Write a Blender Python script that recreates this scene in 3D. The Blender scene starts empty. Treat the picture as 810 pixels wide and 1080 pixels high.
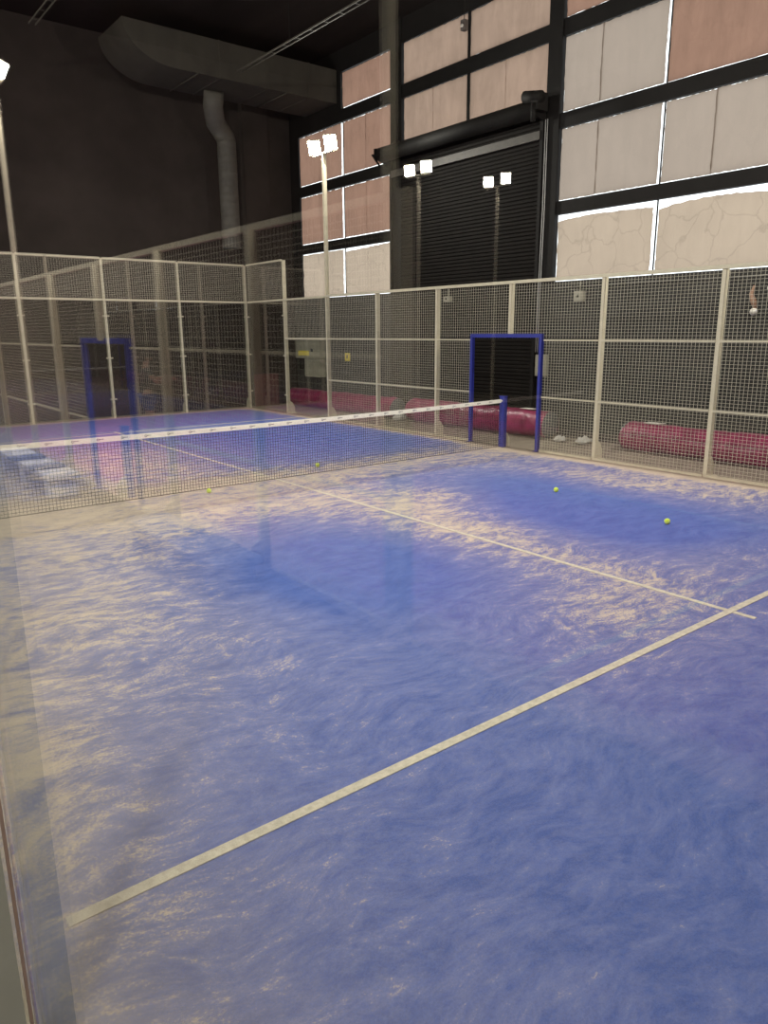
import bpy, bmesh, math, random
from mathutils import Vector, Matrix
random.seed(7)
PI = math.pi
scene = bpy.context.scene
COL = scene.collection

# ------------------------------------------------------------------ helpers
class MB:
    """collects primitive shapes and links them as ONE mesh object"""
    def __init__(s): s.v = []; s.f = []; s.m = []; s.sm = []
    def add(s, vs, fs, mi=0, smooth=False):
        n = len(s.v); s.v += [tuple(p) for p in vs]
        s.f += [tuple(i + n for i in f) for f in fs]
        s.m += [mi] * len(fs); s.sm += [smooth] * len(fs); return s
    def box(s, x0, x1, y0, y1, z0, z1, mi=0):
        vs = [(x, y, z) for z in (z0, z1) for y in (y0, y1) for x in (x0, x1)]
        return s.add(vs, [(0, 2, 3, 1), (4, 5, 7, 6), (0, 1, 5, 4), (2, 6, 7, 3), (0, 4, 6, 2), (1, 3, 7, 5)], mi)
    def prism(s, poly, axis, a, b, mi=0, smooth=False):
        """extrude a 2-D polygon along an axis between a and b"""
        def P(u, w, t):
            return {'x': (t, u, w), 'y': (u, t, w), 'z': (u, w, t)}[axis]
        n = len(poly)
        vs = [P(u, w, a) for u, w in poly] + [P(u, w, b) for u, w in poly]
        s.add(vs, [tuple(range(n))[::-1], tuple(range(n, 2 * n))], mi)
        k = len(s.v) - 2 * n
        s.f += [(k + i, k + (i + 1) % n, k + n + (i + 1) % n, k + n + i) for i in range(n)]
        s.m += [mi] * n; s.sm += [smooth] * n
        return s
    def tube(s, pts, r, n=8, mi=0, caps=True, smooth=True):
        pts = [Vector(p) for p in pts]
        rs = r if isinstance(r, (list, tuple)) else [r] * len(pts)
        vs = []; fs = []; prev = None
        for i, p in enumerate(pts):
            d = (pts[min(i + 1, len(pts) - 1)] - pts[max(i - 1, 0)]).normalized()
            if prev is None:
                a = Vector((0, 0, 1)) if abs(d.z) < .9 else Vector((1, 0, 0))
                u = d.cross(a).normalized()
            else:
                u = (prev - d * prev.dot(d)).normalized()
            prev = u; w = d.cross(u)
            vs += [p + (u * math.cos(2 * PI * k / n) + w * math.sin(2 * PI * k / n)) * rs[i] for k in range(n)]
        for i in range(len(pts) - 1):
            fs += [(i * n + k, i * n + (k + 1) % n, (i + 1) * n + (k + 1) % n, (i + 1) * n + k) for k in range(n)]
        if caps:
            fs += [tuple(range(n))[::-1], tuple(range((len(pts) - 1) * n, len(pts) * n))]
        return s.add(vs, fs, mi, smooth)
    def sphere(s, c, r, nu=16, nv=10, mi=0):
        vs = []; fs = []
        R = r if isinstance(r, (list, tuple)) else (r, r, r)
        for j in range(nv + 1):
            t = PI * j / nv
            for i in range(nu):
                a = 2 * PI * i / nu
                vs.append((c[0] + R[0] * math.sin(t) * math.cos(a), c[1] + R[1] * math.sin(t) * math.sin(a), c[2] + R[2] * math.cos(t)))
        for j in range(nv):
            fs += [(j * nu + i, (j + 1) * nu + i, (j + 1) * nu + (i + 1) % nu, j * nu + (i + 1) % nu) for i in range(nu)]
        return s.add(vs, fs, mi, True)
    def xform(s, M):
        s.v = [tuple(M @ Vector(p)) for p in s.v]; return s
    def mesh(s, name, mats):
        me = bpy.data.meshes.new(name); me.from_pydata(s.v, [], s.f)
        for m in (mats if isinstance(mats, (list, tuple)) else [mats]): me.materials.append(m)
        me.polygons.foreach_set('material_index', s.m); me.polygons.foreach_set('use_smooth', s.sm)
        me.update(); return me
    def build(s, name, mats, parent=None, bevel=0):
        return link(name, s.mesh(name, mats), parent, bevel)

def link(name, me, parent=None, bevel=0):
    o = bpy.data.objects.new(name, me); COL.objects.link(o)
    if parent is not None: o.parent = parent
    if bevel:
        b = o.modifiers.new('bevel', 'BEVEL'); b.width = bevel; b.segments = 2; b.limit_method = 'ANGLE'
    return o
def tag(o, label, cat, group=None, kind=None):
    o['label'] = label; o['category'] = cat
    if group: o['group'] = group
    if kind: o['kind'] = kind
    return o
def thing(name, label, cat, loc=(0, 0, 0), rz=0, group=None):
    o = bpy.data.objects.new(name, None); COL.objects.link(o)
    o.location = loc; o.rotation_euler = (0, 0, rz)
    o.empty_display_size = .2
    return tag(o, label, cat, group)
def struct(o): o['kind'] = 'structure'; return o
def copy_tree(o, parent=None):
    c = o.copy(); COL.objects.link(c); c.parent = parent
    for ch in list(o.children): copy_tree(ch, c)
    return c

# ------------------------------------------------------------------ materials
def new_mat(name):
    m = bpy.data.materials.new(name); m.use_nodes = True
    nt = m.node_tree; nt.nodes.clear()
    return m, nt, nt.nodes, nt.links
def nd(nt, t, **kw):
    n = nt.nodes.new(t)
    for k, v in kw.items():
        if k in n.inputs: n.inputs[k].default_value = v
        else: setattr(n, k, v)
    return n
def M_(nt, op, a, b=None, c=None, clamp=False):
    n = nt.nodes.new('ShaderNodeMath'); n.operation = op; n.use_clamp = clamp
    for i, x in enumerate((a, b, c)):
        if x is None: continue
        if isinstance(x, (int, float)): n.inputs[i].default_value = x
        else: nt.links.new(x, n.inputs[i])
    return n.outputs[0]
def pbr(name, col, rough=.5, metal=0, vary=.12, scale=6, bump=0, bscale=60, col2=None, spec=.5, stretch=None):
    m, nt, N, L = new_mat(name)
    o = nd(nt, 'ShaderNodeOutputMaterial'); b = nd(nt, 'ShaderNodeBsdfPrincipled')
    b.inputs['Roughness'].default_value = rough; b.inputs['Metallic'].default_value = metal
    b.inputs['Specular IOR Level'].default_value = spec
    tc = nd(nt, 'ShaderNodeTexCoord'); src = tc.outputs['Object']
    if stretch:
        mp = nd(nt, 'ShaderNodeMapping'); mp.inputs['Scale'].default_value = stretch
        L.new(src, mp.inputs['Vector']); src = mp.outputs[0]
    no = nd(nt, 'ShaderNodeTexNoise', Scale=scale, Detail=6.0, Roughness=.6); L.new(src, no.inputs['Vector'])
    mx = nd(nt, 'ShaderNodeMix', data_type='RGBA')
    c2 = col2 or tuple(c * (1 - vary * 2) for c in col)
    mx.inputs[6].default_value = (*c2, 1); mx.inputs[7].default_value = (*col, 1)
    ra = nd(nt, 'ShaderNodeMapRange'); ra.inputs[1].default_value = .35; ra.inputs[2].default_value = .65
    L.new(no.outputs[0], ra.inputs[0]); L.new(ra.outputs[0], mx.inputs[0]); L.new(mx.outputs[2], b.inputs['Base Color'])
    if bump:
        n2 = nd(nt, 'ShaderNodeTexNoise', Scale=float(bscale), Detail=4.0); L.new(src, n2.inputs['Vector'])
        bp = nd(nt, 'ShaderNodeBump', Strength=bump, Distance=.02); L.new(n2.outputs[0], bp.inputs['Height'])
        L.new(bp.outputs[0], b.inputs['Normal'])
    L.new(b.outputs[0], o.inputs[0]); return m
def emit(name, col, s):
    m, nt, N, L = new_mat(name)
    o = nd(nt, 'ShaderNodeOutputMaterial'); e = nd(nt, 'ShaderNodeEmission', Strength=float(s))
    e.inputs[0].default_value = (*col, 1); L.new(e.outputs[0], o.inputs[0]); return m
def glass_mat(name, tint):
    m, nt, N, L = new_mat(name)
    o = nd(nt, 'ShaderNodeOutputMaterial'); tr = nd(nt, 'ShaderNodeBsdfTransparent'); tr.inputs[0].default_value = (*tint, 1)
    gl = nd(nt, 'ShaderNodeBsdfGlossy', Roughness=0.0); gl.inputs[0].default_value = (1, 1, 1, 1)
    g = nd(nt, 'ShaderNodeNewGeometry'); dp = nd(nt, 'ShaderNodeVectorMath', operation='DOT_PRODUCT')
    L.new(g.outputs['Incoming'], dp.inputs[0]); L.new(g.outputs['Normal'], dp.inputs[1])
    c = M_(nt, 'ABSOLUTE', dp.outputs['Value'])
    f = M_(nt, 'MULTIPLY_ADD', M_(nt, 'POWER', M_(nt, 'SUBTRACT', 1.0, c), 5.0), .96, .04)
    mx = nd(nt, 'ShaderNodeMixShader'); L.new(f, mx.inputs[0]); L.new(tr.outputs[0], mx.inputs[1]); L.new(gl.outputs[0], mx.inputs[2])
    L.new(mx.outputs[0], o.inputs[0]); return m
def turf_mat(name, blue, blue2, sand):
    """artificial grass with sand infill lying where the 'sand' attribute says"""
    m, nt, N, L = new_mat(name)
    o = nd(nt, 'ShaderNodeOutputMaterial'); b = nd(nt, 'ShaderNodeBsdfPrincipled', Roughness=.85)
    b.inputs['Specular IOR Level'].default_value = .25
    at = nd(nt, 'ShaderNodeAttribute', attribute_name='sand')
    tc = nd(nt, 'ShaderNodeTexCoord'); P = tc.outputs['Object']
    def noise(sc, det, rough=.6, dist=0., vec=P):
        n = nd(nt, 'ShaderNodeTexNoise', Scale=float(sc), Detail=float(det), Roughness=rough, Distortion=float(dist)); L.new(vec, n.inputs['Vector']); return n.outputs[0]
    warp = nd(nt, 'ShaderNodeTexNoise', Scale=.9, Detail=2.0); L.new(P, warp.inputs['Vector'])
    sc = nd(nt, 'ShaderNodeVectorMath', operation='MULTIPLY_ADD'); L.new(warp.outputs[1], sc.inputs[0]); sc.inputs[1].default_value = (.7, .7, 0); L.new(P, sc.inputs[2])
    mp = nd(nt, 'ShaderNodeMapping'); mp.inputs['Scale'].default_value = (1., 2.2, 1.); mp.inputs['Rotation'].default_value = (0, 0, .75); L.new(sc.outputs[0], mp.inputs['Vector'])
    big = noise(.9, 3, .5); mid = noise(3.4, 9, .72, .3, mp.outputs[0]); fine = noise(13, 8, .8, .3, mp.outputs[0])
    grain = noise(130, 4, .8); tuft = noise(70, 4, .7)
    # n in ~0..1
    n = M_(nt, 'ADD', M_(nt, 'MULTIPLY', mid, .46), M_(nt, 'ADD', M_(nt, 'MULTIPLY', fine, .42), M_(nt, 'MULTIPLY', big, .12)))
    thr = M_(nt, 'SUBTRACT', .69, M_(nt, 'MULTIPLY', at.outputs['Fac'], .36))
    d = M_(nt, 'SUBTRACT', n, thr)
    mask = nd(nt, 'ShaderNodeMapRange', interpolation_type='SMOOTHSTEP'); mask.inputs[1].default_value = -.085; mask.inputs[2].default_value = .105
    L.new(M_(nt, 'ADD', d, M_(nt, 'MULTIPLY', M_(nt, 'SUBTRACT', tuft, .5), .30)), mask.inputs[0])
    # thin dust over the blue
    dm = nd(nt, 'ShaderNodeMapRange'); dm.inputs[1].default_value = .42; dm.inputs[2].default_value = .66; dm.inputs[3].default_value = .3; dm.inputs[4].default_value = .9
    L.new(M_(nt, 'ADD', M_(nt, 'MULTIPLY', mid, .5), M_(nt, 'MULTIPLY', fine, .5)), dm.inputs[0])
    dust = M_(nt, 'MULTIPLY', M_(nt, 'ADD', at.outputs['Fac'], .15), M_(nt, 'MULTIPLY', dm.outputs[0], 1.0), clamp=True)
    mk = M_(nt, 'MAXIMUM', M_(nt, 'MULTIPLY', mask.outputs[0], .84), M_(nt, 'MULTIPLY', dust, .75), clamp=True)
    bl = nd(nt, 'ShaderNodeMix', data_type='RGBA'); bl.inputs[6].default_value = (*blue2, 1); bl.inputs[7].default_value = (*blue, 1)
    gr = nd(nt, 'ShaderNodeMapRange'); gr.inputs[1].default_value = .4; gr.inputs[2].default_value = .6; L.new(M_(nt, 'ADD', M_(nt, 'MULTIPLY', grain, .5), M_(nt, 'MULTIPLY', mid, .5)), gr.inputs[0]); L.new(gr.outputs[0], bl.inputs[0])
    sd = nd(nt, 'ShaderNodeMix', data_type='RGBA'); sd.inputs[6].default_value = (*[c * .72 for c in sand], 1); sd.inputs[7].default_value = (*sand, 1); L.new(gr.outputs[0], sd.inputs[0])
    fx = nd(nt, 'ShaderNodeMix', data_type='RGBA'); L.new(mk, fx.inputs[0]); L.new(bl.outputs[2], fx.inputs[6]); L.new(sd.outputs[2], fx.inputs[7])
    L.new(fx.outputs[2], b.inputs['Base Color'])
    bp = nd(nt, 'ShaderNodeBump', Strength=.35, Distance=.01); L.new(M_(nt, 'ADD', grain, tuft), bp.inputs['Height']); L.new(bp.outputs[0], b.inputs['Normal'])
    L.new(b.outputs[0], o.inputs[0]); return m
def paper_mat(name, col, crease=.3, dark=.75):
    """packing paper taped over a window: daylight comes through it"""
    m, nt, N, L = new_mat(name)
    o = nd(nt, 'ShaderNodeOutputMaterial'); tr = nd(nt, 'ShaderNodeBsdfTranslucent'); df = nd(nt, 'ShaderNodeBsdfDiffuse')
    tc = nd(nt, 'ShaderNodeTexCoord'); P = tc.outputs['Object']
    mp = nd(nt, 'ShaderNodeMapping'); mp.inputs['Scale'].default_value = (1, 1, .22); L.new(P, mp.inputs['Vector'])
    n1 = nd(nt, 'ShaderNodeTexNoise', Scale=5.0, Detail=8.0, Roughness=.7, Distortion=.5); L.new(mp.outputs[0], n1.inputs['Vector'])
    n2 = nd(nt, 'ShaderNodeTexNoise', Scale=1.3, Detail=3.0); L.new(P, n2.inputs['Vector'])
    wv = nd(nt, 'ShaderNodeTexNoise', Scale=2.0, Detail=3.0); L.new(P, wv.inputs['Vector'])
    ad = nd(nt, 'ShaderNodeVectorMath', operation='MULTIPLY_ADD'); L.new(wv.outputs[1], ad.inputs[0]); ad.inputs[1].default_value = (.5, .5, .5); L.new(P, ad.inputs[2])
    vo = nd(nt, 'ShaderNodeTexVoronoi', feature='DISTANCE_TO_EDGE', Scale=1.7); L.new(ad.outputs[0], vo.inputs['Vector'])
    line = nd(nt, 'ShaderNodeMapRange'); line.inputs[1].default_value = 0; line.inputs[2].default_value = .03; L.new(vo.outputs[0], line.inputs[0])
    f = M_(nt, 'ADD', M_(nt, 'MULTIPLY', n1.outputs[0], .6), M_(nt, 'MULTIPLY', n2.outputs[0], .4))
    r = nd(nt, 'ShaderNodeMapRange'); r.inputs[1].default_value = .35; r.inputs[2].default_value = .65; L.new(f, r.inputs[0])
    mx = nd(nt, 'ShaderNodeMix', data_type='RGBA'); mx.inputs[6].default_value = (*[c * dark for c in col], 1); mx.inputs[7].default_value = (*col, 1); L.new(r.outputs[0], mx.inputs[0])
    m2 = nd(nt, 'ShaderNodeMix', data_type='RGBA', blend_type='MULTIPLY'); m2.inputs[0].default_value = crease
    L.new(mx.outputs[2], m2.inputs[6]); L.new(line.outputs[0], m2.inputs[7])
    sc_ = nd(nt, 'ShaderNodeVectorMath', operation='SCALE'); sc_.inputs['Scale'].default_value = .3; L.new(m2.outputs[2], sc_.inputs[0])
    L.new(m2.outputs[2], tr.inputs[0]); L.new(sc_.outputs[0], df.inputs[0])
    s = nd(nt, 'ShaderNodeAddShader'); L.new(tr.outputs[0], s.inputs[0]); L.new(df.outputs[0], s.inputs[1])
    L.new(s.outputs[0], o.inputs[0]); return m
def block_mat(name, c1, c2, mortar):
    m, nt, N, L = new_mat(name)
    o = nd(nt, 'ShaderNodeOutputMaterial'); b = nd(nt, 'ShaderNodeBsdfPrincipled', Roughness=.9)
    tc = nd(nt, 'ShaderNodeTexCoord'); sp = nd(nt, 'ShaderNodeSeparateXYZ'); L.new(tc.outputs['Object'], sp.inputs[0])
    cb = nd(nt, 'ShaderNodeCombineXYZ'); L.new(M_(nt, 'ADD', sp.outputs[1], sp.outputs[0]), cb.inputs[0]); L.new(sp.outputs[2], cb.inputs[1])
    br = nd(nt, 'ShaderNodeTexBrick', Scale=1.0); br.inputs['Brick Width'].default_value = .42; br.inputs['Row Height'].default_value = .21
    br.inputs['Mortar Size'].default_value = .008; br.inputs['Color1'].default_value = (*c1, 1); br.inputs['Color2'].default_value = (*c2, 1); br.inputs['Mortar'].default_value = (*mortar, 1)
    L.new(cb.outputs[0], br.inputs['Vector'])
    no = nd(nt, 'ShaderNodeTexNoise', Scale=1.2, Detail=6.0); L.new(tc.outputs['Object'], no.inputs['Vector'])
    r = nd(nt, 'ShaderNodeMapRange'); r.inputs[1].default_value = .3; r.inputs[2].default_value = .7; r.inputs[3].default_value = .6; r.inputs[4].default_value = 1.2; L.new(no.outputs[0], r.inputs[0])
    mm = nd(nt, 'ShaderNodeVectorMath', operation='SCALE'); L.new(br.outputs[0], mm.inputs[0]); L.new(r.outputs[0], mm.inputs['Scale'])
    L.new(mm.outputs[0], b.inputs['Base Color'])
    L.new(b.outputs[0], o.inputs[0]); return m

CREAM = pbr('cream_powder_coat', (.60, .54, .40), .45, 0, .06, 8)
CREAM_MESH = pbr('galvanised_cream_wire', (.52, .48, .38), .5, 0, .05, 8)
BLUE = pbr('royal_blue_enamel', (.025, .035, .30), .4, 0, .1, 6)
BLACK = pbr('black_net_cord', (.008, .008, .014), .95, spec=.05)
DARKSTEEL = pbr('dark_painted_steel', (.006, .005, .0045), .7, 0, .2, 3, spec=.2)
WALL = pbr('dark_brown_plaster', (.040, .032, .028), .95, 0, .16, .9, .1, 20, spec=.1)
CEIL = pbr('dark_ceiling_boards', (.018, .013, .011), .95, 0, .25, .8, spec=.1, stretch=(1, .15, 1))
BLOCK = block_mat('dark_block_wall', (.034, .031, .027), (.027, .025, .022), (.017, .016, .014))
CONC = pbr('dusty_concrete', (.25, .215, .165), .85, 0, .16, 1.6, .15, 30, spec=.2)
DUCT = pbr('dull_sheet_metal', (.056, .050, .040), .7, 0, .1, 3, spec=.2, stretch=(1, 1, .4))
SPIRAL = pbr('galvanised_spiral_metal', (.10, .092, .078), .65, 0, .15, 3, spec=.3)
SLAT = pbr('dark_shutter_slat', (.008, .0065, .0055), .75, 0, .15, 3, spec=.12)
RUBBER = pbr('black_rubber', (.008, .007, .006), .7, spec=.2)
MAGENTA = pbr('magenta_turf_backing', (.25, .018, .078), .34, 0, .2, 4, .8, 11)
ROLLEND = pbr('grey_roll_core', (.13, .13, .13), .8, 0, .2, 30)
WHITE = pbr('white_tape', (.80, .76, .68), .6, 0, .04, 10)
INK = pbr('dark_blue_print', (.03, .035, .06), .6)
LINE = pbr('dusty_white_line', (.60, .55, .44), .8, 0, .14, 25, .3, 200)
BOXG = pbr('beige_grey_cabinet', (.34, .32, .25), .5, 0, .08, 6)
YEL = pbr('yellow_sticker', (.75, .60, .06), .5, 0, .03, 6)
GLASS = glass_mat('tempered_glass', (.975, .985, .975))
GEDGE = pbr('green_glass_edge', (.10, .16, .13), .2)
LENS = emit('floodlight_glow', (1.0, .95, .86), 1300)
SKY = emit('daylight_behind_window', (.93, .96, 1.0), 2.3)
PINKP = paper_mat('pinkish_brown_paper', (.19, .112, .080), .05)
TANP = paper_mat('light_tan_paper', (.215, .150, .112), .04)
BEIGEP = paper_mat('beige_grey_paper', (.215, .175, .143), .03, .9)
CREAMP = paper_mat('creased_cream_paper', (.275, .218, .165), .16, .88)
BALL = pbr('yellow_green_felt', (.62, .80, .05), .9, 0, .06, 200, .4, 400)
BENCH = pbr('pale_painted_concrete', (.42, .42, .42), .7, 0, .08, 4)
BENCHD = pbr('dark_blue_grey_plank', (.05, .07, .12), .6, 0, .1, 6)
TURF = turf_mat('blue_sanded_turf', (.030, .100, .42), (.020, .068, .30), (.68, .55, .37))
PTURF = turf_mat('pink_sanded_turf', (.50, .13, .33), (.38, .09, .26), (.60, .48, .36))

# ------------------------------------------------------------------ setting: the hall
X1, Y1, ZC, XL, YB = 12.0, 20.6, 9.3, -19.5, -3.5
struct(MB().box(XL, X1 + .4, YB, Y1 + .3, -.2, 0).build('floor', CONC))
c = MB().box(XL, X1 + .4, YB, Y1 + .3, ZC, ZC + .2)
struct(c.build('ceiling', CEIL))
w = MB().box(XL, X1 + .4, Y1, Y1 + .3, 0, ZC)
w.box(10.35, 11.15, Y1 - .22, Y1, 0, ZC); w.box(3.0, 3.5, Y1 - .15, Y1, 0, ZC)
struct(w.build('wall_far', WALL))
struct(MB().box(XL - .3, XL, YB, Y1, 0, ZC).build('wall_left', WALL))
struct(MB().box(XL, X1 + .4, YB - .3, YB, 0, ZC).build('wall_back', WALL))
struct(MB().box(10.33, 11.17, Y1 - .235, Y1 - .222, 0, .95).build('trim_1', pbr('dark_red_dado_paint', (.10, .03, .025), .7)))

rows = [(3.13, 4.41), (4.66, 5.99), (6.26, 7.59), (7.89, 8.77)]
bays = [('A', 15.83, 20.13, 17.95), ('B', 10.96, 15.42, 13.20), ('C', 6.20, 10.63, 8.41), ('D', 1.40, 5.80, 3.60)]
wr = MB(); TH = .35
wr.box(X1, X1 + TH, YB, 10.96, 0, 3.13, 1); wr.box(X1, X1 + TH, 15.83, Y1, 0, 3.13, 1)
wr.box(X1 + .1, X1 + TH, 10.96, 15.83, 0, 6.3, 1)          # wall behind the roller shutter
ycuts = [YB, 1.40, 5.80, 6.20, 10.63, 10.96, 15.42, 15.83, 20.13, Y1]
for a, b in ((YB, 1.40), (5.80, 6.20), (10.63, 10.96), (15.42, 15.83), (20.13, Y1)):
    wr.box(X1 - (.06 if 5 < a < 16 else 0), X1 + TH, a, b, 3.13, ZC)
for k, y0, y1, ym in bays:
    zs = [3.13] + [z for r in rows for z in r] + [ZC]
    for i in range(0, len(zs), 2):
        za, zb = zs[i], zs[i + 1]
        if k == 'B' and zb < 6.3: continue
        if zb > za: wr.box(X1 - .02, X1 + TH, y0, y1, za, zb)
wr.box(X1 - .02, X1 + TH, 10.96, 15.42, 6.2, 6.52); wr.box(X1 - .02, X1 + TH, 17.95, 20.13, 7.89, 8.77)
struct(wr.build('wall_right', [DARKSTEEL, BLOCK]))

def sheet(y0, y1, z0, z1, x, mat, name, parent, top=None, amp=.004, seed=0):
    """a paper sheet as a thin wrinkled grid; top(t) lets the upper edge sag"""
    rnd = random.Random(seed); n, mz = 26, 18; vs = []; fs = []
    ph = [rnd.uniform(0, 6) for _ in range(6)]
    ed = [[rnd.uniform(-.006, .006) for _ in range(40)] for _ in range(4)]
    for j in range(mz + 1):
        for i in range(n + 1):
            u = i / n; v = j / mz
            zt = z1 - (top(u) if top else 0) + ed[0][i] * 1.5
            zb = z0 + ed[1][i]
            y = y0 + (y1 - y0) * u + (ed[2][j] if i in (0, n) else 0); z = zb + (zt - zb) * v
            d = amp * (math.sin(7 * u + 3 * v + ph[0]) + math.sin(13 * v - 5 * u + ph[1]) + .6 * math.sin(23 * u + 17 * v + ph[2]))
            vs.append((x + d, y, z))
    k = len(vs); vs += [(a + .002, b_, c_) for a, b_, c_ in vs]
    W = n + 1
    for j in range(mz):
        for i in range(n):
            a = j * W + i; fs.append((a, a + W, a + W + 1, a + 1)); 
    mb = MB().add(vs[:k], fs, 0, True)
    return mb.build(name, mat, parent)
wn = 0
for bi, (k, y0, y1, ym) in enumerate(bays):
    for ri, (z0, z1) in enumerate(rows):
        if k == 'B' and ri < 2: continue
        if k == 'B' and ri == 2: z0 = 6.52
        for half in (0, 1):
            if k == 'A' and ri == 3 and half == 1: continue
            a, b = (y0, ym - .006) if half == 0 else (ym + .006, y1)
            wn += 1
            w = struct(MB().box(X1 + .06, X1 + .08, a, b, z0, z1).build('window_%d' % wn, SKY))
            fr = MB()
            for (p, q, r, s) in ((a, a + .004, z0, z1), (b - .004, b, z0, z1), (a, b, z0, z0 + .004), (a, b, z1 - .004, z1)):
                fr.box(X1 + .045, X1 + .0595, p, q, r, s)
            fr.build('window_frame', DARKSTEEL, w)
            mat = {'A': PINKP, 'B': TANP, 'C': BEIGEP, 'D': BEIGEP}[k]
            if k == 'C' and ri == 2 and half == 0: mat = PINKP
            if k == 'C' and ri == 3: mat = PINKP
            if ri == 0: mat = CREAMP
            g = {'A': .04, 'B': .014, 'C': .028, 'D': .028}[k]
            if ri == 0: g = .05
            A, B = a + g, b - g
            if k == 'B': A, B = a + .03, b - .03
            top = None
            if ri == 0 and k in 'CD':
                top = (lambda u: .05 + .09 * abs(2 * u - 1) ** 2.2) if half == 0 else (lambda u: .03 + .06 * (1 - u) ** 2 + .07 * u ** 3)
            elif ri == 0 and k == 'A' and half == 0: top = lambda u: .06 * u
            zt = z1 - g * .6; zb = z0 + g * .7
            xs = X1 + .012
            if k in 'CD' and ri in (1, 2) and mat is BEIGEP:
                m = a + (b - a) * (.605 if half else .57)
                sheet(A, m + .012, zb, zt, xs, mat, 'paper_sheet', w, top, .002, wn)
                sheet(m - .012, B, zb, zt, xs + .012, mat, 'paper_sheet', w, top, .002, wn + 90)
            elif ri in (1, 2) and k in 'AB':
                m = a + (b - a) * .52
                sheet(A, m + .006, zb, zt, xs, mat, 'paper_sheet', w, top, .002, wn)
                sheet(m - .006, B, zb, zt, xs + .008, mat, 'paper_sheet', w, top, .002, wn + 90)
            else:
                sheet(A, B, zb, zt, xs, mat, 'paper_sheet', w, top, .006 if ri == 0 else .003, wn)
    # bar between the two halves of the bay
    for ri, (z0, z1) in enumerate(rows):
        if k == 'B' and ri < 2: continue
        MB().box(X1 + .03 if k != 'B' else X1 - .01, X1 + .09, ym - (.006 if k != 'B' else .035), ym + (.006 if k != 'B' else .035), z0, z1).build('mullion', DARKSTEEL, bpy.data.objects['window_%d' % wn])

# ------------------------------------------------------------------ court turf
def sand_density(x, y):
    g = lambda cx, cy, sx, sy: math.exp(-((x - cx) / sx) ** 2 - ((y - cy) / sy) ** 2)
    if y > 10: yy = 20 - y
    else: yy = y
    d = .13
    if y <= 10:
        nr = min(1, .35 + max(0, y - 2.4) * .35)
        d += nr * (.38 * math.exp(-((x + .1) / .6) ** 2) + .21 * math.exp(-(x / 1.7) ** 2))
        d += .36 * g(1.6, 6.6, 1.2, 2.2) + .38 * g(3.1, 8.6, 1.8, 1.0) + .46 * g(5.2, 7.4, 1.1, 1.6) + .42 * g(5.1, 5.3, .8, 1.4)
        d += .36 * g(4.5, 3.7, 1.1, .8) + .30 * g(6.4, 3.7, .9, .6) + .36 * g(8.8, 7.2, 1.1, 1.7) + .30 * g(9.0, 5, 1.1, 1.6) + .22 * g(6.3, 7.6, .8, .8)
        d -= .55 * g(3.2, 5.9, 1.0, 1.0) + .60 * g(6.95, 5.7, .9, 1.5) + .25 * g(7.6, 7.4, .7, .7)
        if y < 3.0: d += .10 * math.exp(-((x - .5) / .9) ** 2)
        d += .14 * g(3.6, 2.9, 1.4, .6)
    else:
        d += .45 * math.exp(-((x - 4) / 1.6) ** 2 - ((y - 13) / 3.0) ** 2) + .35 * g(1.5, 12, 2, 3)
        d -= .25 * g(7.8, 15, 1.8, 2.5)
    d += (.52 if x < 8.6 else .42) * math.exp(-((y - 10) / (1.15 if y < 10 else 1.0)) ** 2)
    d += .8 * math.exp(-((10 - x) / .28) ** 2) + .18 * math.exp(-((10 - x) / 1.0) ** 2)
    d += .6 * math.exp(-((20 - y) / .3) ** 2) + .4 * math.exp(-(y / .3) ** 2)
    return max(0, min(1.25, d))
def turf(name, ox, oy, mat, label):
    nx, ny = 100, 200; vs = []; fs = []
    for j in range(ny + 1):
        for i in range(nx + 1): vs.append((-.2 + 10.2 * i / nx, 20 * j / ny, .012))
    for j in range(ny):
        for i in range(nx):
            a = j * (nx + 1) + i; fs.append((a, a + 1, a + nx + 2, a + nx + 1))
    mb = MB().add(vs, fs)
    k = len(mb.v)
    mb.add([(-.2, 0, .012), (10, 0, .012), (10, 20, .012), (-.2, 20, .012), (-.2, 0, 0), (10, 0, 0), (10, 20, 0), (-.2, 20, 0)],
           [(0, 4, 5, 1), (1, 5, 6, 2), (2, 6, 7, 3), (3, 7, 4, 0)])
    o = mb.build(name, mat); o.location = (ox, oy, 0)
    at = o.data.attributes.new('sand', 'FLOAT', 'POINT')
    at.data.foreach_set('value', [sand_density(p[0], p[1]) for p in mb.v])
    tag(o, label, 'turf'); 
    return o
court = turf('court_turf', 0, 0, TURF, 'blue artificial turf of the court in front, drifted with pale sand')
W2 = .025
MB().box(.0, 9.98, 3.05 - .029, 3.05 + .029, .012, .016).build('service_line', LINE, court)
MB().box(.02, 9.98, 16.95 - W2, 16.95 + W2, .012, .016).build('service_line', LINE, court)
MB().box(5 - W2, 5 + W2, 2.85, 3.05 - W2, .012, .016).box(5 - W2, 5 + W2, 3.05 + W2, 16.95 - W2, .012, .016).box(5 - W2, 5 + W2, 16.95 + W2, 17.15, .012, .016).build('centre_line', LINE, court)
NX = -13.23; NY = .25
pcourt = turf('court_turf', NX, NY, PTURF, 'pink artificial turf of the neighbouring court, seen reflected in the glass')
MB().box(.02, 9.98, 3.02, 3.08, .012, .016).build('service_line', LINE, pcourt)
MB().box(.02, 9.98, 16.92, 16.98, .012, .016).build('service_line', LINE, pcourt)
MB().box(4.975, 5.025, 2.85, 17.15, .012, .0165).build('centre_line', LINE, pcourt)

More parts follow.
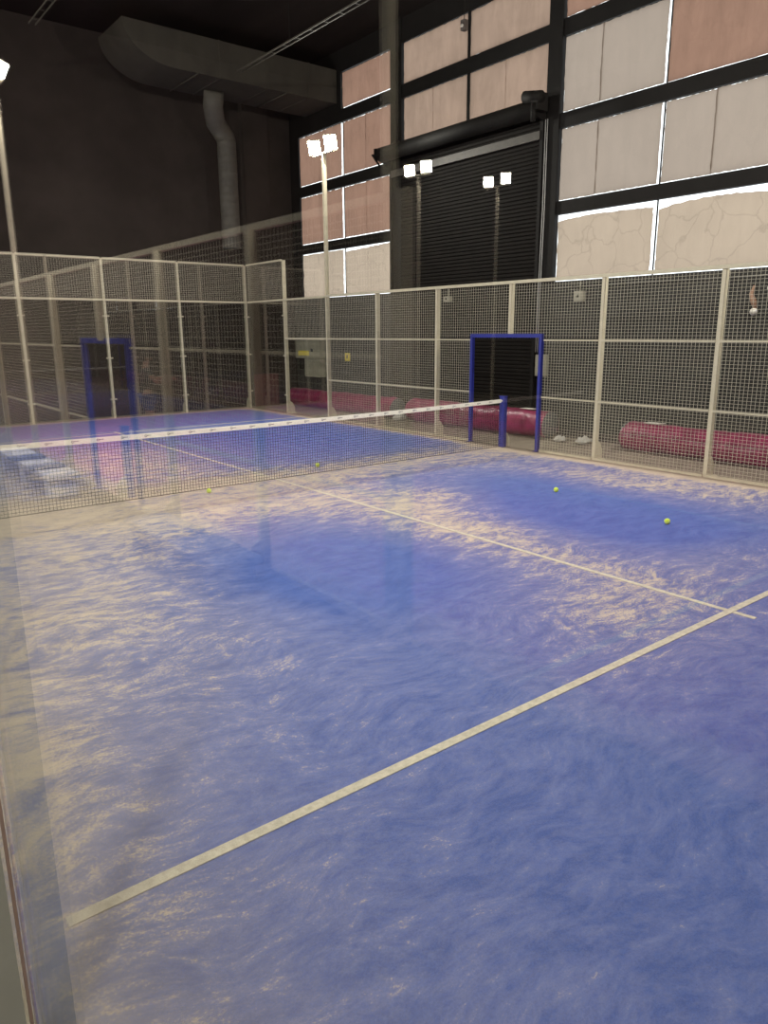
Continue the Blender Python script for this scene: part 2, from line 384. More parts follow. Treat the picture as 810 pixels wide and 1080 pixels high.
# ------------------------------------------------------------------ fences
_cache = {}
def wire_mesh(L, H, sp=.05, r=.0022):
    """welded wire in the local xz plane, from (0,0) to (L,H)"""
    key = (round(L, 3), round(H, 3), sp)
    if key in _cache: return _cache[key]
    mb = MB(); nx = max(1, round(L / .0606)); nz = max(1, round(H / sp))
    for i in range(1, nx): x = L * i / nx; mb.box(x - r, x + r, -r, r, 0, H)
    for j in range(1, nz): z = H * j / nz; mb.box(0, L, r, 3 * r, z - r, z + r)
    _cache[key] = mb.mesh('mesh_panel', CREAM_MESH); return _cache[key]
def panel(parent, x, y, z, L, H, axis):
    o = link('mesh_panel', wire_mesh(L, H), parent); o.location = (x, y, z)
    o.rotation_euler = (0, 0, PI / 2 if axis == 'y' else 0); return o
def post_mb(h, w=.06, d=.09, foot=True, side=1, z0=0, axis='y'):
    """box section post; fence runs along y, d is across it; side = outer side of the court"""
    mb = MB()
    mb.box(-d / 2, d / 2, -w / 2, w / 2, z0, h)
    if foot:
        s = side
        poly = [(s * d / 2, 0), (s * (d / 2 + .15), 0), (s * (d / 2 + .15), .16), (s * (d / 2 + .08), .29), (s * d / 2, .34)]
        mb.prism(poly, 'y', -.012, .012)
        mb.box(min(s * d / 2, s * (d / 2 + .17)), max(s * d / 2, s * (d / 2 + .17)), -.07, .07, 0, .012)
    if axis == 'x': mb.xform(Matrix.Rotation(PI / 2, 4, 'Z'))
    return mb
def bar(parent, p, q, t, h, name='rail'):
    x0, x1 = sorted((p[0], q[0])); y0, y1 = sorted((p[1], q[1]))
    if x1 - x0 < y1 - y0: x0 -= t / 2; x1 += t / 2
    else: y0 -= t / 2; y1 += t / 2
    return MB().box(x0, x1, y0, y1, p[2] - h / 2, p[2] + h / 2).build(name, CREAM, parent)
def clamp(parent, z, side, axis='y', w=.17):
    mb = MB().box(.03, .06, -w / 2, w / 2, -.017, .017)
    mb.tube([(.02, -w * .36, 0), (.066, -w * .36, 0)], .016, 10).tube([(.02, w * .36, 0), (.066, w * .36, 0)], .016, 10)
    mb.xform(Matrix.Translation((0, 0, z)) @ (Matrix.Rotation(PI / 2 if axis == 'x' else 0, 4, 'Z') @ Matrix.Scale(side, 4, (1, 0, 0))))
    return mb.build('glass_clamp', CREAM, parent)
def glass_panel(parent, x0, x1, y0, y1, z0, z1):
    return MB().box(x0, x1, y0, y1, z0, z1).build('glass_panel', GLASS, parent)

def side_fence(name, label, x, out, oy, door, ys=(4, 6, 8, 10, 12, 14, 16)):
    """3 m high mesh fence with rails at 1 m and 2 m and a doorway at the net"""
    f = thing(name, label, 'fence', (x, oy, 0))
    d0, d1 = door
    for y in ys:
        p = post_mb(3.0, side=out, foot=(y != 10), z0=2.08 if y == 10 else 0).build('post', CREAM, f); p.location = (out * .045, y, 0)
    for a, b in zip(ys[:-1], ys[1:]):
        a += .03; b -= .03
        if a < d1 and b > d0:        # bay broken by the doorway
            panel(f, 0, a, 2.03, b - a, .95, 'y')
            lo = (a, d0 - .04) if a < d0 else (d1 + .04, b)
            panel(f, 0, lo[0], .02, lo[1] - lo[0], 1.98, 'y')
            spans = [lo]
        else:
            panel(f, 0, a, .02, b - a, 2.96, 'y'); spans = [(a, b)]
        for (u, v) in spans:
            for z in (1.0, 2.0): bar(f, (-.008, u, z), (-.008, v, z), .022, .028)
            bar(f, (0, u, .025), (0, v, .025), .05, .05, 'bottom_rail')
        if len(spans) == 1 and spans[0] != (a, b): pass
    bar(f, (0, ys[0], 3.02), (0, ys[-1], 3.02), .055, .055, 'top_rail')
    return f
fence_r = side_fence('side_fence', 'cream welded mesh fence along the far right side of the blue court', 10.02, 1, 0, (9.21, 10.92))

def door_frame(x, y0, y1, label):
    t = thing('door_frame', label, 'doorway', (x, (y0 + y1) / 2, .0125), 0, None)
    h = (y1 - y0) / 2
    for s in (-1, 1): MB().box(-.035, .035, s * h - .03, s * h + .03, 0, 2.03).build('upright', BLUE, t, .004)
    MB().box(-.035, .035, -h - .03, h + .03, 2.03, 2.10).build('lintel', BLUE, t, .004)
    for s in (-1, 1): MB().box(-.07, .07, s * h - .05, s * h + .05, 0, .008).build('base_plate', BLUE, t)
    return t
door_frame(10.0, 9.21, 10.92, 'royal blue doorway frame in the right fence beside the net post')

# far corner: stepped glass side + back wall of the blue court
sg = thing('glass_side_wall', 'stepped glass corner section of the right side, behind the net, with mesh above', 'glass wall', (10.02, 0, 0))
for y, h in ((18, 4.0),):
    p = post_mb(h, side=1).build('post', CREAM, sg); p.location = (.045, y, 0)
    for z in (.5, 1.55, 2.6): clamp(p, z, -1)
glass_panel(sg, -.006, .006, 16.04, 17.96, .02, 1.97); glass_panel(sg, -.006, .006, 18.04, 19.94, .02, 2.97)
panel(sg, 0, 16.03, 2.03, 1.94, .95, 'y'); panel(sg, 0, 18.03, 3.03, 1.91, .95, 'y')
bar(sg, (0, 16.03, 2.0), (0, 17.97, 2.0), .05, .05); bar(sg, (0, 16.03, 3.0), (0, 17.97, 3.0), .05, .05)
bar(sg, (0, 18.03, 3.0), (0, 19.94, 3.0), .05, .05); bar(sg, (0, 18.03, 4.0), (0, 19.94, 4.0), .05, .05, 'top_rail')

def back_wall(ox, y, label, x0, x1):
    t = thing('back_glass_wall', label, 'glass wall', (ox, y, 0))
    n = int((x1 - x0) / 2)
    for i in range(n + 1):
        x = x0 + 2 * i
        p = post_mb(4.0, side=1, axis='x').build('post', CREAM, t); p.location = (x, .045, 0)
        for z in (.5, 1.55, 2.6): clamp(p, z, -1, 'x')
    for i in range(n):
        x = x0 + 2 * i
        glass_panel(t, x + .035, x + 1.965, -.006, .006, .02, 2.95)
        panel(t, x + .03, 0, 3.03, 1.94, .95, 'x')
        bar(t, (x + .03, 0, 3.0), (x + 1.97, 0, 3.0), .05, .05)
        bar(t, (x + .03, 0, 4.0), (x + 1.97, 0, 4.0), .05, .05, 'top_rail')
    return t
back_wall(0, 20.02, 'tall glass and mesh wall behind the far end of the blue court', 2.0, 10.0)
back_wall(NX, 20.0 + NY, 'glass and mesh end wall of the neighbouring pink court, only seen reflected', 0, 10)

# neighbouring court across the aisle
nf = side_fence('side_fence', 'cream mesh fence of the pink court across the aisle, seen reflected in the glass', -3.20, 1, NY, (9.2, 10.9), (4, 6, 8, 10, 12, 14, 16, 18, 20))
door_frame(-3.20, 9.45, 11.15, 'dark blue doorway frame of the pink court, reflected over the left end of the net')

# the near glass wall the picture is taken through
GXW = -.24
gw = thing('near_glass_wall', 'big clear glass panels right in front, full of reflections', 'glass wall', (GXW, 0, 0))
glass_panel(gw, -.006, .006, -1.9, 2.39, .02, 4.0); glass_panel(gw, -.006, .006, 2.43, 4.35, .02, 4.0)
p = MB().box(-.11, -.026, 2.38, 2.44, 0, 4.0)
p.box(-.16, -.02, 2.30, 2.52, 0, .01)
p = p.build('post', pbr('grey_green_steel', (.27, .265, .215), .5, 0, .05, 6), gw)
MB().box(-.016, -.008, 2.381, 2.392, .02, 3.98).build('rubber_seal', pbr('reddish_brown_seal', (.25, .17, .13), .7), p)
MB().box(-.02, .02, -1.9, 4.35, 0, .02).build('bottom_rail', CREAM, gw)

# ------------------------------------------------------------------ nets and posts
def net(ox, oy, label, c=WHITE, marks=True):
    t = thing('court_net', label, 'net', (ox, oy, 0))
    top = lambda x: .92 - .04 * (1 - ((x - 5) / 5) ** 2)
    mb = MB(); r = .0021; n = 226
    xs = [.12 + 9.74 * i / n for i in range(n + 1)]
    for x in xs: mb.box(x - r, x + r, -r, r, .03, top(x) - .05)
    for j in range(21):
        f = j / 20
        seg = 24
        for k in range(seg):
            a = .12 + 9.74 * k / seg; b = .12 + 9.74 * (k + 1) / seg
            za = .03 + f * (top(a) - .08); zb = .03 + f * (top(b) - .08)
            rr = r if j else .004
            mb.add([(a, -rr, za - rr), (a, rr, za - rr), (a, rr, za + rr), (a, -rr, za + rr), (b, -rr, zb - rr), (b, rr, zb - rr), (b, rr, zb + rr), (b, -rr, zb + rr)],
                   [(0, 4, 5, 1), (1, 5, 6, 2), (2, 6, 7, 3), (3, 7, 4, 0)])
    mb.build('net_mesh', BLACK, t)
    tp = MB(); seg = 40
    for k in range(seg):
        a = .1 + 9.76 * k / seg; b = .1 + 9.76 * (k + 1) / seg; za, zb = top(a), top(b)
        tp.add([(a, -.007, za - .065), (a, .007, za - .065), (a, .007, za), (a, -.007, za), (b, -.007, zb - .065), (b, .007, zb - .065), (b, .007, zb), (b, -.007, zb)],
               [(0, 4, 5, 1), (1, 5, 6, 2), (2, 6, 7, 3), (3, 7, 4, 0), (0, 1, 2, 3), (4, 7, 6, 5)])
    tape = tp.build('top_tape', c, t)
    if not marks: return t
    lg = MB(); y = -.0082; R, r2 = .017, .0095       # small ring mark followed by short dashes of lettering
    for k in range(12):
        a0, a1 = 2 * PI * k / 12, 2 * PI * (k + 1) / 12
        lg.add([(R * math.cos(a0), y, R * math.sin(a0)), (R * math.cos(a1), y, R * math.sin(a1)), (r2 * math.cos(a1), y, r2 * math.sin(a1)), (r2 * math.cos(a0), y, r2 * math.sin(a0))], [(0, 1, 2, 3)])
    for (dx0, dx1, dz) in ((.018, .040, .004), (.040, .056, .004), (.056, .074, .004)):
        h = .006
        lg.add([(dx0, y, dz - h), (dx1 - .006, y, dz - h), (dx1 - .002, y, dz + h), (dx0 + .004, y, dz + h)], [(0, 1, 2, 3)])
    me = lg.mesh('printed_mark', INK); x = .25
    while x < 9.8:
        o = link('printed_mark', me, tape); o.location = (x, 0, top(x) - .032); x += .31
    return t
net(0, 10, 'black net with white printed top tape stretched across the blue court')
net(NX, 10 + NY, 'black net across the neighbouring pink court, seen only reflected', WHITE, False)
def net_post(x, y, out, label):
    t = thing('net_post', label, 'post', (x, y, .013), 0)
    MB().box(-.045, .045, -.06, .06, 0, .95).build('column', BLUE, t, .006)
    MB().box(-.05, .05, -.065, .065, .95, .965).build('cap', BLUE, t, .003)
    g = MB(); s = out
    g.prism([(s * .045, 0), (s * .17, 0), (s * .17, .16), (s * .10, .26), (s * .045, .30)], 'y', -.03, .03); g.build('gusset', CREAM, t)
    MB().tube([(-s * .06, 0, .875), (-s * .045, 0, .875)], .018, 10).build('tape_hook', WHITE, t)
    return t
net_post(9.93, 10.0, 1, 'blue square net post standing in the doorway of the right fence')
net_post(-3.34, 10.25, 1, 'blue net post of the pink court, reflected left of the net centre')

# ------------------------------------------------------------------ floodlight masts
def mast(x, y, aim, label, h=6.4, group='floodlight masts around the courts'):
    """aim = +1 / -1: the side (x) the heads tilt to"""
    t = thing('floodlight_mast', label, 'floodlight', (x, y, .013 if -13.2 < x < -3.3 else 0), 0, group)
    MB().box(-.04, .04, -.04, .04, 0, h - .12).build('pole', CREAM, t, .004)
    MB().box(-.075, .075, -.075, .075, 0, .012).build('base_plate', CREAM, t)
    MB().box(-.03, .03, -.42, .42, h - .14, h - .09).build('crossbar', CREAM, t)
    for s in (-1, 1):
        T = Matrix.Translation((aim * .04, s * .34, h + .05)) @ Matrix.Rotation(aim * (-.75 if y > 10 else .75), 4, 'Z') @ Matrix.Rotation(-aim * 1.0, 4, 'Y')
        b = MB().box(-.17, .17, -.15, .15, .0, .06)
        for k in range(7): b.box(-.15, .15, -.13 + k * .042, -.125 + k * .042, .06, .09)
        b.xform(T); hd = b.build('lamp_head', DARKSTEEL if False else CREAM, t)
        l = MB().add([(-.15, -.13, -.004), (.15, -.13, -.004), (.15, .13, -.004), (-.15, .13, -.004)], [(0, 3, 2, 1)]); l.xform(T)
        l.build('lamp_lens', LENS, hd)
        MB().box(-.012, .012, -.012, .012, h - .1 - h, .12).xform(Matrix.Translation((aim * .05, s * .34, h))).build('bracket', CREAM, t)
    return t
mast(10.20, 16.19, -1, 'cream floodlight mast rising behind the right fence, lit against the windows')
mast(10.20, 4.19, -1, 'floodlight mast behind the right fence near the service line, outside the frame')
mast(-.32, 4.40, 1, 'floodlight mast at the end of the near glass, beside the post')
mast(-.32, 16.0, 1, 'floodlight mast on the aisle side near the far end of the blue court')
mast(-3.48, 15.6, -1, 'floodlight mast of the pink court beside the aisle, glare at the left edge')
mast(-3.43, 4.75, -1, 'floodlight mast of the pink court beside the aisle, opposite the camera')
mast(-3.9, -2.6, 1, 'added fill-light mast lighting the near post, behind the camera and outside the frame')  # added unseen light, put here to brighten the unlit side of the near post
mast(-14.2, 16.8, 1, 'far floodlight mast beyond the pink court, first of two reflected in the shutter')
mast(-17.1, 16.6, 1, 'farthest floodlight mast, second of two reflected in the shutter')

# ------------------------------------------------------------------ things along the right wall
# roller shutter
sh = thing('roller_shutter', 'large dark roller shutter between the papered windows', 'shutter', (X1, 13.4, 0))
prof = []
nz = 78
for i in range(nz):
    z = i * .08
    prof += [(-.035, z), (-.055, z + .02), (-.055, z + .06), (-.035, z + .075)]
prof.append((-.035, nz * .08)); 
sb = MB(); n = len(prof)
sb.add([(x, -2.36, z) for x, z in prof] + [(x, 2.36, z) for x, z in prof], [(i, i + n, i + 1 + n, i + 1) for i in range(n - 1)])
sb.add([(.0, -2.36, 0), (.0, 2.36, 0), (.0, 2.36, nz * .08), (0, -2.36, nz * .08)], [(0, 1, 2, 3)])
sb.build('curtain', SLAT, sh)
for s in (-1, 1): MB().box(-.10, -.02, s * 2.38 - .04, s * 2.38 + .04, 0, 6.3).build('guide_rail', DARKSTEEL, sh)
MB().box(-.12, -.03, -2.35, 2.35, 5.86, 6.02).build('head_beam', pbr('worn_dark_bar', (.05, .043, .036), .6), sh)
MB().tube([(-.30, -2.42, 6.38), (-.30, 2.5, 6.38)], .17, 24).build('roll_tube', RUBBER, sh)
for s in (-2.44, 2.52): MB().prism([(-.02, 6.15), (-.5, 6.28), (-.5, 6.5), (-.02, 6.62)], 'y', s - .012, s + .012).build('bracket', DARKSTEEL, sh)
m = MB().tube([(-.42, -2.62, 6.52), (-.42, -2.2, 6.6)], .11, 14).box(-.5, -.2, -2.6, -2.46, 6.3, 6.62).tube([(-.5, -2.5, 6.42), (-.5, -2.5, 6.1)], .05, 10)
m.build('motor', RUBBER, sh)
MB().tube([(-.02, 2.78, 6.45), (-.35, 2.78, 6.42), (-.2, 2.66, 6.15)], .03, 6).build('chain_arm', DARKSTEEL, sh)
cb = MB()
for k, dy in enumerate((0, .05)):
    cb.tube([(X1 - .09, 11.0 - .12 + dy, 6.2), (X1 - .09, 11.0 - .13 + dy, 4.5), (X1 - .09, 11.0 - .11 + dy, 3.0), (X1 - .09, 10.9 + dy, 1.72)], .009, 5)
tag(cb.build('cable', pbr('grey_white_cable', (.42, .41, .40), .5)), 'pair of pale cables hanging down the right edge of the roller shutter', 'cable')

def roll(y0, y1, label, x=11.52, r=.265, tagged=None, seed=1):
    t = thing('turf_roll', label, 'roll', (x, (y0 + y1) / 2, 0), 0, 'magenta turf rolls lying along the right wall')
    L = (y1 - y0) / 2; rnd = random.Random(seed); n = 28; m = 60; vs = []; fs = []
    ph = [rnd.uniform(0, 6) for _ in range(5)]
    for i in range(m + 1):
        y = -L + 2 * L * i / m
        for k in range(n):
            a = 2 * PI * k / n
            rr = r * (1 + .03 * math.sin(3 * y + 2 * a + ph[0]) + .022 * math.sin(9 * y + ph[1] + 3 * a) + .016 * math.sin(21 * y + ph[2]) + .02 * math.sin(31 * y + 5 * a + ph[3]) * math.sin(2.3 * y + ph[4]))
            if i in (0, m): rr *= .93
            z = r + rr * math.sin(a) * .97
            vs.append((rr * math.cos(a) * 1.03, y, max(z, 0.004)))
    for i in range(m):
        fs += [(i * n + k, (i + 1) * n + k, (i + 1) * n + (k + 1) % n, i * n + (k + 1) % n) for k in range(n)]
    MB().add(vs, fs, 0, True).build('wrapping', MAGENTA, t)
    for s in (-1, 1):
        e = MB()
        sp = []
        for k in range(60):
            a = k * .5; q = .03 + (r * .88) * k / 60; sp.append((q * math.cos(a), s * (L + .004), r + q * math.sin(a)))
        e.tube([(0, s * (L - .05), r), (0, s * (L - .0), r)], r * .93, 24); e.tube(sp, .006, 4)
        e.build('rolled_end', ROLLEND, t)
    if tagged is not None:
        MB().add([(-.09, tagged - .16, 2 * r + .006), (.07, tagged - .2, 2 * r + .004), (.07, tagged + .12, 2 * r + .004), (-.10, tagged + .14, 2 * r + .006),
                  (-.09, tagged - .16, 2 * r + .012), (.07, tagged - .2, 2 * r + .012), (.07, tagged + .12, 2 * r + .012), (-.10, tagged + .14, 2 * r + .012)],
                 [(0, 3, 2, 1), (4, 5, 6, 7), (0, 1, 5, 4), (1, 2, 6, 5), (2, 3, 7, 6), (3, 0, 4, 7)]).build('paper_label', WHITE, t)
    return t
roll(15.05, 20.1, 'magenta turf roll in the far corner, under the electric cabinet', seed=2)
roll(10.15, 14.45, 'magenta turf roll lying behind the blue doorway and the net post', tagged=-1.55, seed=3, r=.285)
roll(2.6, 8.35, 'magenta turf roll at the right, with a white label near its grey end', tagged=2.35, seed=5)

cab = thing('electric_cabinet', 'beige electric cabinets on the wall above the far magenta roll', 'cabinet', (X1, 19.6, 0))
MB().box(-.22, 0, -.62, .72, 1.40, 1.92).build('upper_box', BOXG, cab, .006)
MB().box(-.22, 0, -.62, .22, .86, 1.395).build('lower_box', BOXG, cab, .006)
MB().box(-.226, -.221, -.05, .55, 1.48, 1.62).build('sticker', YEL, cab)
MB().box(-.226, -.221, -.25, -.15, 1.6, 1.68).build('vent', INK, cab)
MB().box(-.15, 0, .28, .62, 1.05, 1.36).build('dark_fitting', RUBBER, cab)
tag(MB().box(X1 - .02, X1, 17.76, 17.98, 1.36, 1.58).build('warning_sign', YEL), 'small yellow warning sign on the dark wall behind the mesh', 'sign')
MB().box(X1 - .024, X1 - .021, 17.84, 17.90, 1.43, 1.52).build('warning_mark', INK, bpy.data.objects['warning_sign'])
def wall_box(y, z, w, h, label, mat=BOXG, name='switch_box'):
    t = thing(name, label, 'box', (X1 - (.062 if 11 < y < 15.8 else .001), y, z))
    MB().box(-.11, 0, -w / 2, w / 2, -h / 2, h / 2).build('housing', mat, t, .006)
    MB().box(-.118, -.111, -w / 2 + .02, w / 2 - .02, -h / 2 + .02, h / 2 - .02).build('lid', mat, t)
    MB().tube([(-.04, 0, h / 2), (-.04, 0, h / 2 + .18)], .012, 8).build('conduit_stub', mat, t)
    MB().tube([(-.115, 0, 0), (-.135, 0, 0)], .025, 10).build('button', RUBBER, t)
    return t
wall_box(10.80, 1.45, .26, .44, 'tall beige switch box at the right jamb seen through the blue doorway')
wall_box(9.92, 2.82, .20, .2, 'small square grey junction box high on the wall, right of the doorway', name='junction_box')
wall_box(13.63, 2.9, .2, .12, 'small flat box on the roller shutter base frame, above the net post', name='junction_box')
wl = thing('wall_sensor', 'small brownish bracket lamp with wires on the wall near the right picture edge', 'lamp', (X1, 6.5, 2.6))
MB().tube([(-.02, 0, .25), (-.06, .02, .12), (-.1, -.05, .0), (-.05, -.07, -.12)], [.02, .035, .05, .03], 8).build('arm', pbr('brown_fitting', (.35, .2, .13), .6), wl)
MB().sphere((-.08, -.06, -.16), .06, 12, 8).build('lamp_bulb', WHITE, wl)
MB().sphere((-.05, -.28, .2), (.04, .06, .05), 10, 6).build('rosette', WHITE, wl)
for z in (3.02,):
    tag(MB().tube([(X1 - .015, 10.6, z - .02), (X1 - .02, 8.6, z + .0), (X1 - .015, 6.6, z - .02), (X1 - .015, 3.0, z + .02)], .010, 6).build('cable_conduit', pbr('grey_conduit', (.2, .19, .17), .6)), 'thin grey conduit running along the wall just under the right windows', 'conduit')
def scrap(x, y, r, label, seed):
    rnd = random.Random(seed); mb = MB().sphere((0, 0, r * .5), (r * 1.3, r, r * .55), 12, 8)
    mb.v = [(a * rnd.uniform(.75, 1.2), b * rnd.uniform(.75, 1.2), max(.001, c * rnd.uniform(.7, 1.2))) for a, b, c in mb.v]
    mb.sm = [False] * len(mb.sm)
    o = mb.build('plastic_bag', pbr('crumpled_white_plastic', (.6, .58, .54), .5)); o.location = (x, y, 0)
    return tag(o, label, 'bag')
scrap(11.35, 9.75, .11, 'crumpled white plastic bag on the floor right of the doorway', 3)
scrap(11.45, 9.25, .14, 'flattened white plastic bag on the floor farther right of the doorway', 4)
scrap(11.3, 14.72, .15, 'white bag stuffed into the gap between two magenta rolls', 6)

# ------------------------------------------------------------------ ducts and trays under the ceiling
d = thing('air_duct', 'big dull metal air duct bending down from the ceiling along the far wall', 'duct', (9, 18.9, 8.4))
pts = [(7.45 - 1.15 * math.cos(PI / 2 * k / 12), 8.85 - .80 * math.sin(PI / 2 * k / 12)) for k in range(13)]
poly = [(a - 9, b - 8.4) for a, b in pts + [(11.96, 8.05), (11.96, 8.85)]]
MB().prism(poly, 'y', -.8, .75).build('main_duct', DUCT, d)
for x in (8.6, 9.9, 11.1): MB().box(x - 9 - .02, x - 9 + .02, -.81, .76, 8.04 - 8.4, 8.86 - 8.4).build('flange', DUCT, d)
for x in (8.0, 10.4): MB().tube([(x - 9, -.82, -.37), (x - 9, .78, -.37)], .015, 6).build('hanger_rod', DUCT, d)
sp = []; rr = []
path = [(8.9, 19.1, 8.06), (8.95, 19.3, 7.75), (9.2, 19.7, 7.5), (9.54, 19.85, 7.2)]
for q in path: sp.append(q); rr.append(.25)
z = 7.1
while z > 4.25:
    sp += [(9.56, 19.85, z), (9.56, 19.85, z - .012), (9.56, 19.85, z - .024)]; rr += [.25, .256, .25]; z -= .19
sd = MB().tube(sp, rr, 20).build('drop_pipe', SPIRAL, d); sd.location = (-9, -18.9, -8.4)
def tray(x, y0, y1, label, z=7.9):
    t = thing('cable_tray', label, 'cable tray', (x, (y0 + y1) / 2, z))
    L = (y1 - y0) / 2
    for q in (-.06, .06): MB().box(q - .006, q + .006, -L, L, -.015, .015).build('side_rail', DUCT, t)
    r = MB(); k = -L + .2
    while k < L: r.box(-.055, .055, k - .008, k + .008, -.015, -.008); k += .5
    r.build('rungs', DUCT, t)
    for q in (-L * .8, L * .3): MB().box(-.004, .004, q - .004, q + .004, -.01, ZC - z).build('hanger', RUBBER, t)
tray(8.5, 10.8, 17.0, 'thin metal cable tray hanging under the ceiling in front of the air duct')
tray(4.12, 14.5, 17.0, 'short cable tray hanging under the ceiling at the upper left corner')
hs = thing('hanging_detector', 'small dark box hanging from the ceiling in front of the upper windows', 'detector', (11.7, 13.05, 8.3))
MB().tube([(0, 0, .2), (0, 0, .99)], .008, 6).build('cord', RUBBER, hs)
MB().box(-.06, .06, -.06, .06, 0, .2).build('housing', pbr('worn_grey_box', (.12, .10, .09), .6), hs, .008)
MB().tube([(-.06, 0, .08), (-.085, 0, .08)], .035, 10).build('dial', WHITE, hs)

# ------------------------------------------------------------------ balls
def ball(x, y, label):
    t = thing('padel_ball', label, 'ball', (x, y, .0135 + .0335), random.uniform(0, 3), 'yellow balls lying on the blue court')
    MB().sphere((0, 0, 0), .0335, 20, 14).build('felt', BALL, t)
    pts = []
    for k in range(41):
        a = 2 * PI * k / 40; b = .44 * math.sin(2 * a) + 0
        pts.append((.0336 * math.cos(a) * math.cos(b), .0336 * math.sin(a) * math.cos(b), .0336 * math.sin(b)))
    MB().tube(pts, .0012, 5).build('seam', WHITE, t)
ball(7.06, 4.83, 'yellow ball on the right of the court, nearest to the camera')
ball(7.47, 6.74, 'yellow ball on the blue patch in front of the doorway')
ball(3.78, 9.78, 'yellow ball lying against the foot of the net at the left')
ball(6.05, 10.5, 'small yellow ball just behind the net, seen through its cords')

# ------------------------------------------------------------------ aisle benches (seen in the glass)
def bench(y0, y1, label, mat=BENCH):
    t = thing('bench', label, 'bench', (-2.66, (y0 + y1) / 2, 0), 0, 'low benches in the aisle')
    L = (y1 - y0) / 2
    MB().box(-.22, .22, -L, L, .26, .33).build('seat', mat, t, .01)
    k = 0
    for q in (-L + .2, 0, L - .2): MB().box(-.19, .19, q - .1, q + .1, 0, .26).build('leg', mat, t, .008)
    for q in (-L * .55, L * .1): MB().box(-.18, .30, q - .16, q + .16, .331, .37).build('seat_pad', BENCHD, t, .01)
bench(5.8, 7.9, 'low dark bluish bench in the aisle nearest the camera, reflected over the blue turf', pbr('dark_blue_grey_paint', (.08, .10, .17), .6))
bench(10.8, 13.9, 'low pale bench with dark pads in the aisle, reflected through the left of the net')

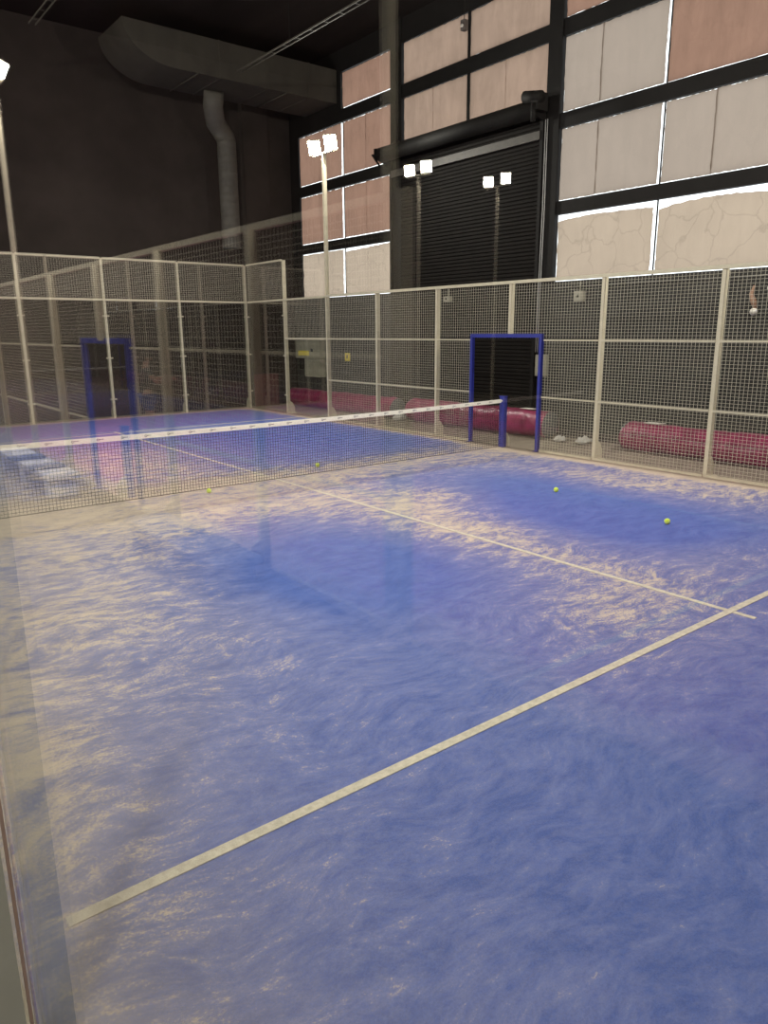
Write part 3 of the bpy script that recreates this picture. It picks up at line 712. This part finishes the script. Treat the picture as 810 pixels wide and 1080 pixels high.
# ------------------------------------------------------------------ person on the neighbouring court (seen in the glass)
def skin_mesh(name, nodes, edges, mat, parent, sub=1):
    me = bpy.data.meshes.new(name); me.from_pydata([n[0] for n in nodes], edges, [])
    o = bpy.data.objects.new(name, me); COL.objects.link(o); o.parent = parent
    me.materials.append(mat)
    sk = o.modifiers.new('skin', 'SKIN'); sk.use_smooth_shade = True
    ly = me.skin_vertices[0] if me.skin_vertices else None
    if ly is None:
        bm = bmesh.new(); bm.from_mesh(me); bm.verts.layers.skin.verify(); bm.to_mesh(me); bm.free(); ly = me.skin_vertices[0]
    for i, n in enumerate(nodes):
        r = n[1]; ly.data[i].radius = r if isinstance(r, tuple) else (r, r)
    ly.data[0].use_root = True
    s = o.modifiers.new('sub', 'SUBSURF'); s.levels = sub; s.render_levels = sub
    return o
def person(x, y, rz, label):
    t = thing('person', label, 'person', (x, y, .02), rz)
    SK = pbr('skin', (.45, .27, .19), .55); SH = pbr('dark_grey_shirt', (.03, .032, .04), .85); ST = pbr('navy_shorts', (.03, .05, .16), .8)
    HR = pbr('dark_hair', (.03, .02, .015), .7); SO = pbr('white_shoes', (.5, .5, .5), .6)
    # facing +y locally; racket arm stretched forward
    P = [((0, 0, .95), .13), ((0, 0, 1.10), .115), ((0, .02, 1.30), .135), ((0, .01, 1.43), .09), ((0, .02, 1.52), .052), ((0, .03, 1.58), .06), ((0, .035, 1.66), .085), ((0, .03, 1.74), .06),
         ((.10, 0, .90), .085), ((.13, .05, .50), .058), ((.14, 0, .10), .038), ((.14, .10, .05), .036), ((.14, .17, .035), .03),
         ((-.10, 0, .90), .085), ((-.13, .04, .50), .058), ((-.14, -.05, .10), .038), ((-.14, .05, .05), .036), ((-.14, .12, .035), .03),
         ((.19, .01, 1.40), .055), ((.23, .20, 1.25), .042), ((.14, .44, 1.27), .031), ((.13, .52, 1.28), (.036, .018)),
         ((-.19, .01, 1.40), .055), ((-.25, .15, 1.20), .042), ((-.17, .38, 1.25), .031), ((-.16, .46, 1.26), (.036, .018))]
    E = [(0, 1), (1, 2), (2, 3), (3, 4), (4, 5), (5, 6), (6, 7), (0, 8), (8, 9), (9, 10), (10, 11), (11, 12), (0, 13), (13, 14), (14, 15), (15, 16), (16, 17),
         (3, 18), (18, 19), (19, 20), (20, 21), (3, 22), (22, 23), (23, 24), (24, 25)]
    for hand in (21, 25):
        c = Vector(P[hand][0]); s = 1 if hand == 21 else -1
        for k, (dx, ln) in enumerate(((-.027, .062), (-.009, .072), (.009, .068), (.027, .052))):
            a = len(P); P.append((tuple(c + Vector((dx, .045, .0))), .010)); P.append((tuple(c + Vector((dx, .045 + ln * .6, -.010))), .0085)); P.append((tuple(c + Vector((dx * .95, .045 + ln * .85, -.03))), .0075))
            E += [(hand, a), (a, a + 1), (a + 1, a + 2)]
        a = len(P); P.append((tuple(c + Vector((-s * .042, .015, -.008))), .010)); P.append((tuple(c + Vector((-s * .05, .05, -.02))), .0085)); E += [(hand, a), (a, a + 1)]
    body = skin_mesh('body', P, E, SK, t)
    skin_mesh('shirt', [((0, 0, .93), .15), ((0, .0, 1.10), .135), ((0, .02, 1.30), .155), ((0, .01, 1.43), .10), ((.19, .01, 1.41), .075), ((.215, .11, 1.32), .062), ((-.19, .01, 1.41), .075), ((-.22, .08, 1.31), .062)],
              [(0, 1), (1, 2), (2, 3), (3, 4), (4, 5), (3, 6), (6, 7)], SH, t)
    skin_mesh('shorts', [((0, 0, .97), .145), ((.10, 0, .88), .11), ((.125, .035, .62), .09), ((-.10, 0, .88), .11), ((-.125, .03, .62), .09)], [(0, 1), (1, 2), (0, 3), (3, 4)], ST, t)
    MB().sphere((0, .005, 1.70), (.098, .105, .105), 16, 10).build('hair', HR, t)
    f = MB().sphere((0, .135, 1.655), (.013, .022, .02), 8, 6)
    f.sphere((.03, .118, 1.68), .010, 8, 6, 1).sphere((-.03, .118, 1.68), .010, 8, 6, 1).box(-.022, .022, .105, .122, 1.607, 1.614, 1)
    f.sphere((.092, .03, 1.66), (.012, .02, .03), 8, 6).sphere((-.092, .03, 1.66), (.012, .02, .03), 8, 6)
    f.build('face', [SK, HR], t)
    for s, q in ((1, .07), (-1, .02)): MB().sphere((s * .14, q, .045), (.048, .135, .047), 14, 8).build('shoe', SO, t)
    return t
person(-5.48, 15.0, PI / 2 + .1, 'person in a dark shirt with both arms stretched forward, reflected behind the net')

# ------------------------------------------------------------------ world, camera, view
wd = bpy.data.worlds.new('world'); scene.world = wd; wd.use_nodes = True
wd.node_tree.nodes['Background'].inputs[0].default_value = (.9, .95, 1, 1); wd.node_tree.nodes['Background'].inputs[1].default_value = .3
cam = bpy.data.cameras.new('camera'); co = bpy.data.objects.new('camera', cam); COL.objects.link(co)
CX, CY, CZ, YAW, PIT, ROLL, F = (-0.50087, 0.48074, 2.16822, 0.66996, 0.24071, -0.00704, 775.5165)
f_ = Vector((math.sin(YAW) * math.cos(PIT), math.cos(YAW) * math.cos(PIT), -math.sin(PIT)))
r_ = Vector((math.cos(YAW), -math.sin(YAW), 0)); u = r_.cross(f_)
r2 = r_ * math.cos(ROLL) + u * math.sin(ROLL); u2 = -r_ * math.sin(ROLL) + u * math.cos(ROLL)
R3 = Matrix((r2, u2, -f_)).transposed()
co.matrix_world = Matrix.Translation((CX, CY, CZ)) @ R3.to_4x4()
cam.sensor_fit = 'VERTICAL'; cam.sensor_height = 24; cam.lens = F / 1080 * 24
cam.clip_start = .02; cam.clip_end = 200
scene.camera = co
vs = scene.view_settings
vs.view_transform = 'Standard'; vs.look = 'None'; vs.gamma = 1; vs.exposure = 0.0; vs.use_curve_mapping = False
scene.cycles.caustics_reflective = False; scene.cycles.caustics_refractive = False
scene.cycles.transparent_max_bounces = 24; scene.cycles.max_bounces = 8
scene.cycles.use_denoising = True
SKY.cycles.emission_sampling = 'NONE'
